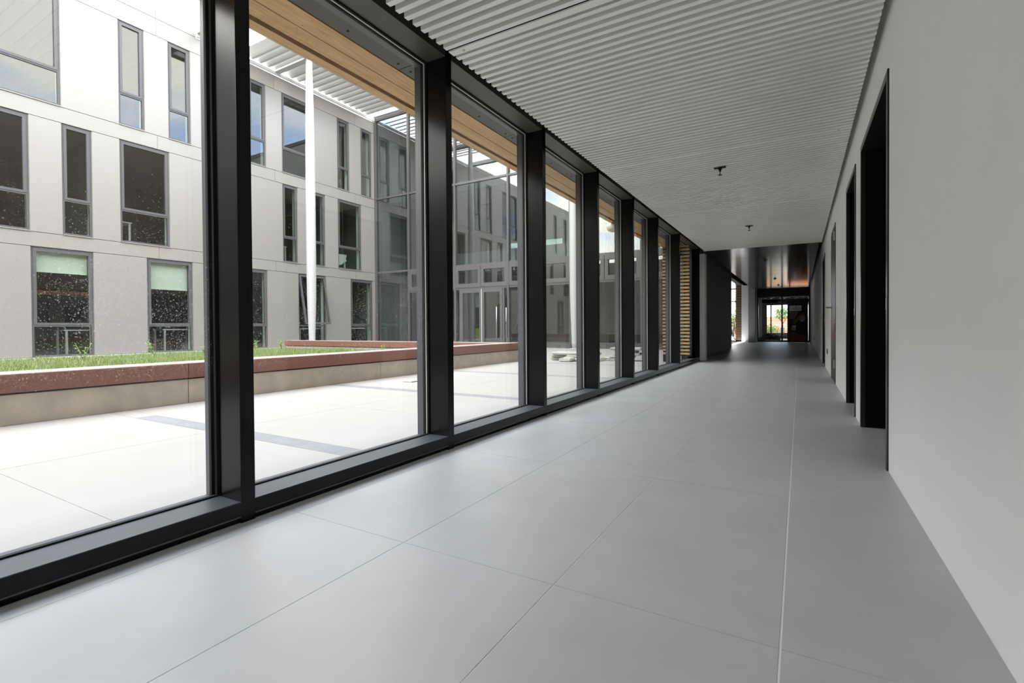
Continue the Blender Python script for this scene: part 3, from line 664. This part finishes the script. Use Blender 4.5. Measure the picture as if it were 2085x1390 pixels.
boxes('unseen_return_wall', (-17, -2.36, -11.2, -11.0, 0, 6.7), 'panel', tb)  # unseen wall added; height and pale cladding set for bounce and reflections
boxes('batten_carrier', [(-2.56, -2.2, 11.02, 11.05, .14, 2.62)], 'batten_dark', tb)
z = .165
while z < 2.6:
    piece('batten', (-2.585, -2.02, 10.955, 11.02, z, z+.043), 'batten', tb, .006); z += .0742
boxes('cladding_foot', (-2.50, -2.2, 11.0, 11.05, -.0, .14), 'concrete', tb)
lm = tag(empty('soffit_lamp', (-2.69, 8.06, 2.5)), 'cream drum-shaped lamp fixed under the oak soffit', 'lamp')
lathe('shade', [(.02, -.125), (.08, -.122), (.12, -.10), (.135, -.06), (.135, -.012)], 'lamp_body', lm, 24); lathe('mount', [(.10, -.012), (.10, 0)], 'steel', lm, 20)

# ================================================================== loose paving slabs left on the pavement
def slab(x, y, z, L, Wd, H, rz, label):
    bm = bmesh.new(); add_box(bm, (-L/2, L/2, -Wd/2, Wd/2, 0, H)); bmesh.ops.bevel(bm, geom=bm.edges[:], offset=.02, segments=2, affect='EDGES')
    for v in bm.verts: v.co += Vector((random.uniform(-.006, .006), random.uniform(-.006, .006), random.uniform(-.002, .002)))
    o = link('stone_slab', bm_mesh('stone_slab', bm, 'stone')); o.location = (x, y, z); o.rotation_euler.z = rz
    tag(o, label, 'stone', 'loose stone slabs'); return o
H = .08
slab(-4.95, 10.62, 0, .26, .26, H, .1, 'left foot slab of the low stone table before the glazed wing')
slab(-4.52, 10.20, 0, .30, .26, H, -.05, 'front foot slab of the low stone table before the glazed wing')
slab(-4.08, 10.55, 0, .34, .28, H, .2, 'right foot slab of the low stone table before the glazed wing')
slab(-4.88, 10.55, H, .30, .28, .06, .15, 'left middle slab of the low stone table before the glazed wing')
slab(-4.20, 10.45, H, .46, .30, .06, -.05, 'right middle slab of the low stone table before the glazed wing')
slab(-4.42, 10.50, H+.06, 1.10, .36, .06, .0, 'long top slab of the low stone table before the glazed wing')
slab(-3.68, 11.05, 0, .62, .36, .06, .03, 'lowest wide slab of the tall stone stack')
slab(-3.52, 11.05, .06, .54, .32, .065, -.06, 'second slab up of the tall stone stack')
slab(-3.36, 11.05, .125, .56, .32, .055, .08, 'third slab up of the tall stone stack')
slab(-3.42, 11.06, .18, .50, .32, .062, .0, 'fourth slab up of the tall stone stack')
slab(-3.40, 11.05, .242, .74, .34, .056, -.03, 'long top slab of the tall stone stack')
for k in range(9):
    bm = bmesh.new(); bmesh.ops.create_icosphere(bm, subdivisions=1, radius=random.uniform(.018, .035))
    for v in bm.verts: v.co *= random.uniform(.75, 1.2); v.co.z *= .7
    o = link('stone_chip', bm_mesh('stone_chip', bm, 'stone')); o.location = (-4.02+.045*k+random.uniform(-.02, .02), 10.80+random.uniform(-.05, .04), .015)
    tag(o, 'small chip of stone scattered beside the tall stone stack', 'stone', 'stone chips')
st = tag(boxes('paper_scrap', (-4.95, -4.78, 5.35, 5.5, 0, .018), 'stone', bevel=.006), 'small flat pale scrap lying before the planter', 'scrap')

# ================================================================== people seen in the glazed wing
def person(name, loc, rz, top_m, leg_m, vest, label, helmet=False, Hs=1.72):
    e = tag(empty('person', loc, rz), label, 'person')
    s = Hs/1.75
    J = dict(pel=(0, 0, .95), spn=(0, .01, 1.15), chs=(0, 0, 1.36), nck=(0, 0, 1.50), hd=(0, .015, 1.60), ht=(0, .01, 1.72),
             shl=(-.19, 0, 1.42), ell=(-.25, .03, 1.14), wrl=(-.22, .12, .92), shr=(.19, 0, 1.42), elr=(.25, .03, 1.14), wrr=(.22, .12, .92),
             hpl=(-.10, 0, .90), knl=(-.11, .03, .50), anl=(-.11, 0, .09), tol=(-.12, .15, .03), hpr=(.10, 0, .90), knr=(.11, .03, .50), anr=(.11, 0, .09), tor=(.12, .15, .03))
    Rr = dict(pel=(.16, .11), spn=(.14, .10), chs=(.17, .12), nck=(.055, .055), hd=(.085, .10), ht=(.06, .07), shl=(.06, .06), ell=(.045, .045), wrl=(.032, .028), shr=(.06, .06), elr=(.045, .045), wrr=(.032, .028),
              hpl=(.09, .09), knl=(.06, .06), anl=(.042, .045), tol=(.04, .03), hpr=(.09, .09), knr=(.06, .06), anr=(.042, .045), tor=(.04, .03))
    E_ = [('pel', 'spn'), ('spn', 'chs'), ('chs', 'nck'), ('nck', 'hd'), ('hd', 'ht'), ('chs', 'shl'), ('shl', 'ell'), ('ell', 'wrl'), ('chs', 'shr'), ('shr', 'elr'), ('elr', 'wrr'),
          ('pel', 'hpl'), ('hpl', 'knl'), ('knl', 'anl'), ('anl', 'tol'), ('pel', 'hpr'), ('hpr', 'knr'), ('knr', 'anr'), ('anr', 'tor')]
    fing = []
    for sd, w in ((-1, 'wrl'), (1, 'wrr')):
        wx, wy, wz = J[w]; J['pm'+w] = (wx, wy+.03, wz-.07); Rr['pm'+w] = (.034, .018); E_.append((w, 'pm'+w))
        for q in range(4):
            a, b = 'f%s%da' % (w, q), 'f%s%db' % (w, q)
            J[a] = (wx+(q-1.5)*.018, wy+.045, wz-.12); J[b] = (wx+(q-1.5)*.016, wy+.065, wz-.165+abs(q-1.4)*.008); Rr[a] = (.009, .009); Rr[b] = (.007, .007); E_ += [('pm'+w, a), (a, b)]
        t = 't%s' % w; J[t] = (wx-sd*.035, wy+.06, wz-.09); Rr[t] = (.010, .010); E_.append((w, t))
    def skin(nm, keys, edges, m, grow=0, cut=None):
        ks = [k for k in J if k in keys]; me = bpy.data.meshes.new(nm); me.from_pydata([tuple(c*s for c in J[k]) for k in ks], [(ks.index(a), ks.index(b)) for a, b in edges if a in ks and b in ks], [])
        me.materials.append(MATS[m]); o = link(nm, me, e); md = o.modifiers.new('skin', 'SKIN'); md.use_smooth_shade = True
        lay = me.skin_vertices[0].data if me.skin_vertices else None
        if lay is None: bpy.context.view_layer.update()
        for i, k in enumerate(ks): me.skin_vertices[0].data[i].radius = ((Rr[k][0]+grow)*s, (Rr[k][1]+grow)*s); me.skin_vertices[0].data[i].use_root = (k in ('pel', 'spn') and nm != 'x' and k == [q for q in ks if q in ('pel', 'spn', 'chs')][0])
        o.modifiers.new('sub', 'SUBSURF').levels = 1; o.modifiers['sub'].render_levels = 2
        return o
    skin('body', set(J), E_, 'skin')
    skin('trousers', {'pel', 'hpl', 'knl', 'anl', 'hpr', 'knr', 'anr'}, E_, leg_m, .014)
    skin('jacket', {'pel', 'spn', 'chs', 'shl', 'ell', 'wrl', 'shr', 'elr', 'wrr'}, E_, top_m, .016)
    if vest:
        bands = bmesh.new()
        for z in (1.10, 1.22):
            n = 20
            for k in range(n):
                a0, a1 = 2*math.pi*k/n, 2*math.pi*(k+1)/n
                v = [bands.verts.new(((.185)*math.cos(a)*s, .140*math.sin(a)*s, zz*s)) for a, zz in ((a0, z), (a1, z), (a1, z+.05), (a0, z+.05))]; bands.faces.new(v)
        link('reflective_band', bm_mesh('reflective_band', bands, 'vest_band'), e)
    hm = lathe('helmet' if helmet else 'hair', [(.10*s, 1.64*s), (.108*s, 1.68*s), (.10*s, 1.74*s), (.06*s, 1.79*s), (.01*s, 1.80*s)], 'helmet' if helmet else 'hair', e, 16)
    fb = bmesh.new()
    for sx_ in (-.03, .03): bmesh.ops.create_icosphere(fb, subdivisions=1, radius=.011*s, matrix=Matrix.Translation((sx_*s, .108*s, 1.63*s)))
    link('eyes', bm_mesh('eyes', fb, 'hair'), e)
    fb = bmesh.new(); bmesh.ops.create_cone(fb, segments=6, radius1=.016*s, radius2=.004*s, depth=.04*s, matrix=Matrix.Translation((0, .115*s, 1.60*s))); link('nose', bm_mesh('nose', fb, 'skin'), e)
    return e
person('person', (-8.24, 19.5, 0), math.radians(180), 'vest', 'jeans', True, 'person in a yellow-green safety vest and jeans behind the glazed wing', True, 1.6)
person('person', (-10.68, 19.0, 0), math.radians(100), 'grey_cloth', 'dark_cloth', False, 'person in a grey top and dark trousers behind the glass by the mullion edge', False, 1.6)
vs = tag(empty('safety_vest', (-12.93, 19.0, .06)), 'yellow-green safety vest hanging behind the left glazed door leaf', 'vest')
tubes('stand', [([(0, .03, -.06), (0, .03, .80)], .015)], 'steel', vs); lathe('stand_base', [(.12, -.06), (.12, -.045), (.02, -.04)], 'steel', vs, 16)
prism('fabric', [(-.13, .17), (.13, .17), (.12, .40), (.15, .66), (.05, .70), (0, .62), (-.05, .70), (-.15, .66), (-.12, .40)], .05, 'vest', vs)
prism('reflective_band', [(-.13, .28), (.13, .28), (.13, .32), (-.13, .32)], .06, 'vest_band', vs, (0, -.005, 0))

# ================================================================== behind: yard, bicycle, house, tree, room clutter
struct(boxes('ground', [(-40, 40, 33.2, 120, -.4, -.02), (-40, -2.65, 26.75, 33.2, -.4, -.02), (-60, -23.3, -20, 26.7, -.4, -.02)], 'ground'))
bk = tag(empty('bicycle', (-3.25, 30.0, -.02), math.radians(80)), 'dark bicycle parked outside the bright opening at the passage end', 'bicycle')
def torus(name, R, r, m, parent, loc):
    bm = bmesh.new(); tube(bm, [(R*math.cos(a*math.pi/16), 0, R*math.sin(a*math.pi/16)) for a in range(33)], r, 8, False); return link(name, bm_mesh(name, bm, m, True), parent, loc)
for x in (-.52, .52):
    wh = torus('wheel', .34, .018, 'rubber', bk, (x, 0, .36)); torus('rim', .32, .010, 'steel', wh, (0, 0, 0))
    tubes('spokes', [([(0, 0, 0), (.32*math.cos(q*math.pi/5), 0, .32*math.sin(q*math.pi/5))], .002) for q in range(10)], 'steel', wh, 4)
tubes('frame', [([(-.52, 0, .36), (-.08, 0, .32)], .014), ([(-.52, 0, .36), (-.22, 0, .82)], .012), ([(-.08, 0, .32), (-.24, 0, .92)], .016), ([(-.08, 0, .32), (.36, 0, .74)], .018), ([(-.21, 0, .82), (.34, 0, .84)], .016), ([(.33, 0, .92), (.40, 0, .62), (.52, 0, .36)], .016)], 'bike_paint', bk)
tubes('handlebar', [([(.33, 0, .92), (.31, 0, 1.02)], .013), ([(.22, -.28, 1.04), (.31, -.1, 1.03), (.31, .1, 1.03), (.22, .28, 1.04)], .012)], 'bike_paint', bk)
prism('saddle', [(-.38, .93), (-.12, .95), (-.12, .975), (-.36, .99)], .12, 'rubber', bk, (0, -.06, 0))
tubes('crank', [([(-.08, .06, .32), (-.08, .08, .18), (-.08, .14, .18)], .009), ([(-.08, -.06, .32), (-.08, -.08, .46), (-.08, -.14, .46)], .009)], 'steel', bk)
hs = tag(empty('house', (-1.5, 50, -1)), 'low house with an orange tiled roof seen through the far window', 'house')
boxes('wall', (-8, 8, 47.2, 54, -1.2, .05), 'house_wall', hs)
bm = bmesh.new()
n = 12
for k in range(n):
    y0, z0 = 46.8+k*.28, -.05+k*.135; add_box(bm, (-8.3, 8.3, y0, y0+.34, z0, z0+.12))
o = link('roof', bm_mesh('roof', bm, 'roof_tile'), hs); o.location = -hs.location
boxes('chimney', (-.55, -.25, 48.2, 48.5, .5, 1.75), 'house_wall', hs); boxes('skylight', (-1.42, -1.12, 47.0, 47.3, .15, .62), 'frame_grey', hs)
def foliage(name, c, r, n, m, parent, sz=.12):
    bm = bmesh.new()
    for k in range(n):
        d = Vector((random.gauss(0, 1), random.gauss(0, 1), random.gauss(0, 1))).normalized()*(random.random()**.45)
        p = Vector((c[0]+d.x*r[0], c[1]+d.y*r[1], c[2]+d.z*r[2])); a = Vector((random.gauss(0, 1), random.gauss(0, 1), random.gauss(0, 1))).normalized(); b = a.orthogonal().normalized()*sz*.5; a = a*sz
        v = [bm.verts.new(p-a*.5), bm.verts.new(p+b*.5), bm.verts.new(p+a*.5), bm.verts.new(p-b*.5)]; bm.faces.new(v)
    return link(name, bm_mesh(name, bm, m), parent)
tr = tag(empty('tree', (-1.15, 41.5, -.02)), 'small leafy tree in front of the orange roof, through the far window', 'tree')
tubes('trunk', [([(0, 0, 0), (.05, 0, .8), (0, 0, 1.5)], [.06, .045, .03]), ([(.03, 0, .9), (.4, .1, 1.5)], [.03, .012]), ([(.03, 0, 1.0), (-.35, .1, 1.6)], [.03, .012])], 'bark', tr)
foliage('crown', (0, 0, 1.72), (.62, .5, .55), 1500, 'leaf2', tr, .10)
sh = tag(empty('shrub', (-1.75, 39.5, -.02)), 'pale green shrub below the tree, outside the far window', 'shrub')
foliage('foliage', (0, 0, .45), (.6, .4, .5), 1300, 'leaf2', sh, .09); tubes('stem', [([(0, 0, 0), (.05, 0, .6)], .02), ([(0, 0, 0), (-.25, 0, .5)], .015)], 'bark', sh)
t2 = tag(empty('tree', (-4.3, 40, -.02)), 'leafy tree outside, seen past the bicycle through the bright passage opening', 'tree')
tubes('trunk', [([(0, 0, 0), (.05, 0, 1.0), (0, 0, 1.6)], [.08, .06, .04])], 'bark', t2); foliage('crown', (0, 0, 1.2), (.7, .7, 1.0), 1500, 'leaf2', t2, .11)
# room clutter
bm = bmesh.new(); gg = []
for i in range(31):
    gg.append([bm.verts.new((-1.95+i*.075, 28.9+j*.1+.02*math.sin(i*1.3), 2.20+.07*math.sin(i*1.1+j*.8)*math.cos(j*1.7+i*.3)+random.uniform(-.03, .03))) for j in range(5)])
for i in range(30):
    for j in range(4): bm.faces.new((gg[i][j], gg[i+1][j], gg[i+1][j+1], gg[i][j+1]))
pf = link('plastic_sheet', bm_mesh('plastic_sheet', bm, 'foil', True)); tag(pf, 'crumpled silvery sheeting hanging under the ceiling of the room beyond the end doors', 'sheet')
pf.modifiers.new('thick', 'SOLIDIFY').thickness = .006
def heap(x, y, rx, ry, h, label):
    bm = bmesh.new(); bmesh.ops.create_icosphere(bm, subdivisions=4, radius=1)
    for v in bm.verts:
        f = 1+.18*math.sin(v.co.x*7+y)*math.cos(v.co.y*6)+random.uniform(-.06, .06); v.co = Vector((v.co.x*rx*f, v.co.y*ry*f, max(v.co.z, 0)*h*f))
    o = link('rubble_heap', bm_mesh('rubble_heap', bm, 'rubble')); o.location = (x, y, 0); tag(o, label, 'rubble', 'rubble heaps'); return o
heap(-1.35, 29.6, .45, .5, .34, 'taller dark heap of rubble on the floor beyond the end doors')
heap(-1.62, 28.0, .22, .5, .20, 'low brownish heap of rubble just behind the left end door')
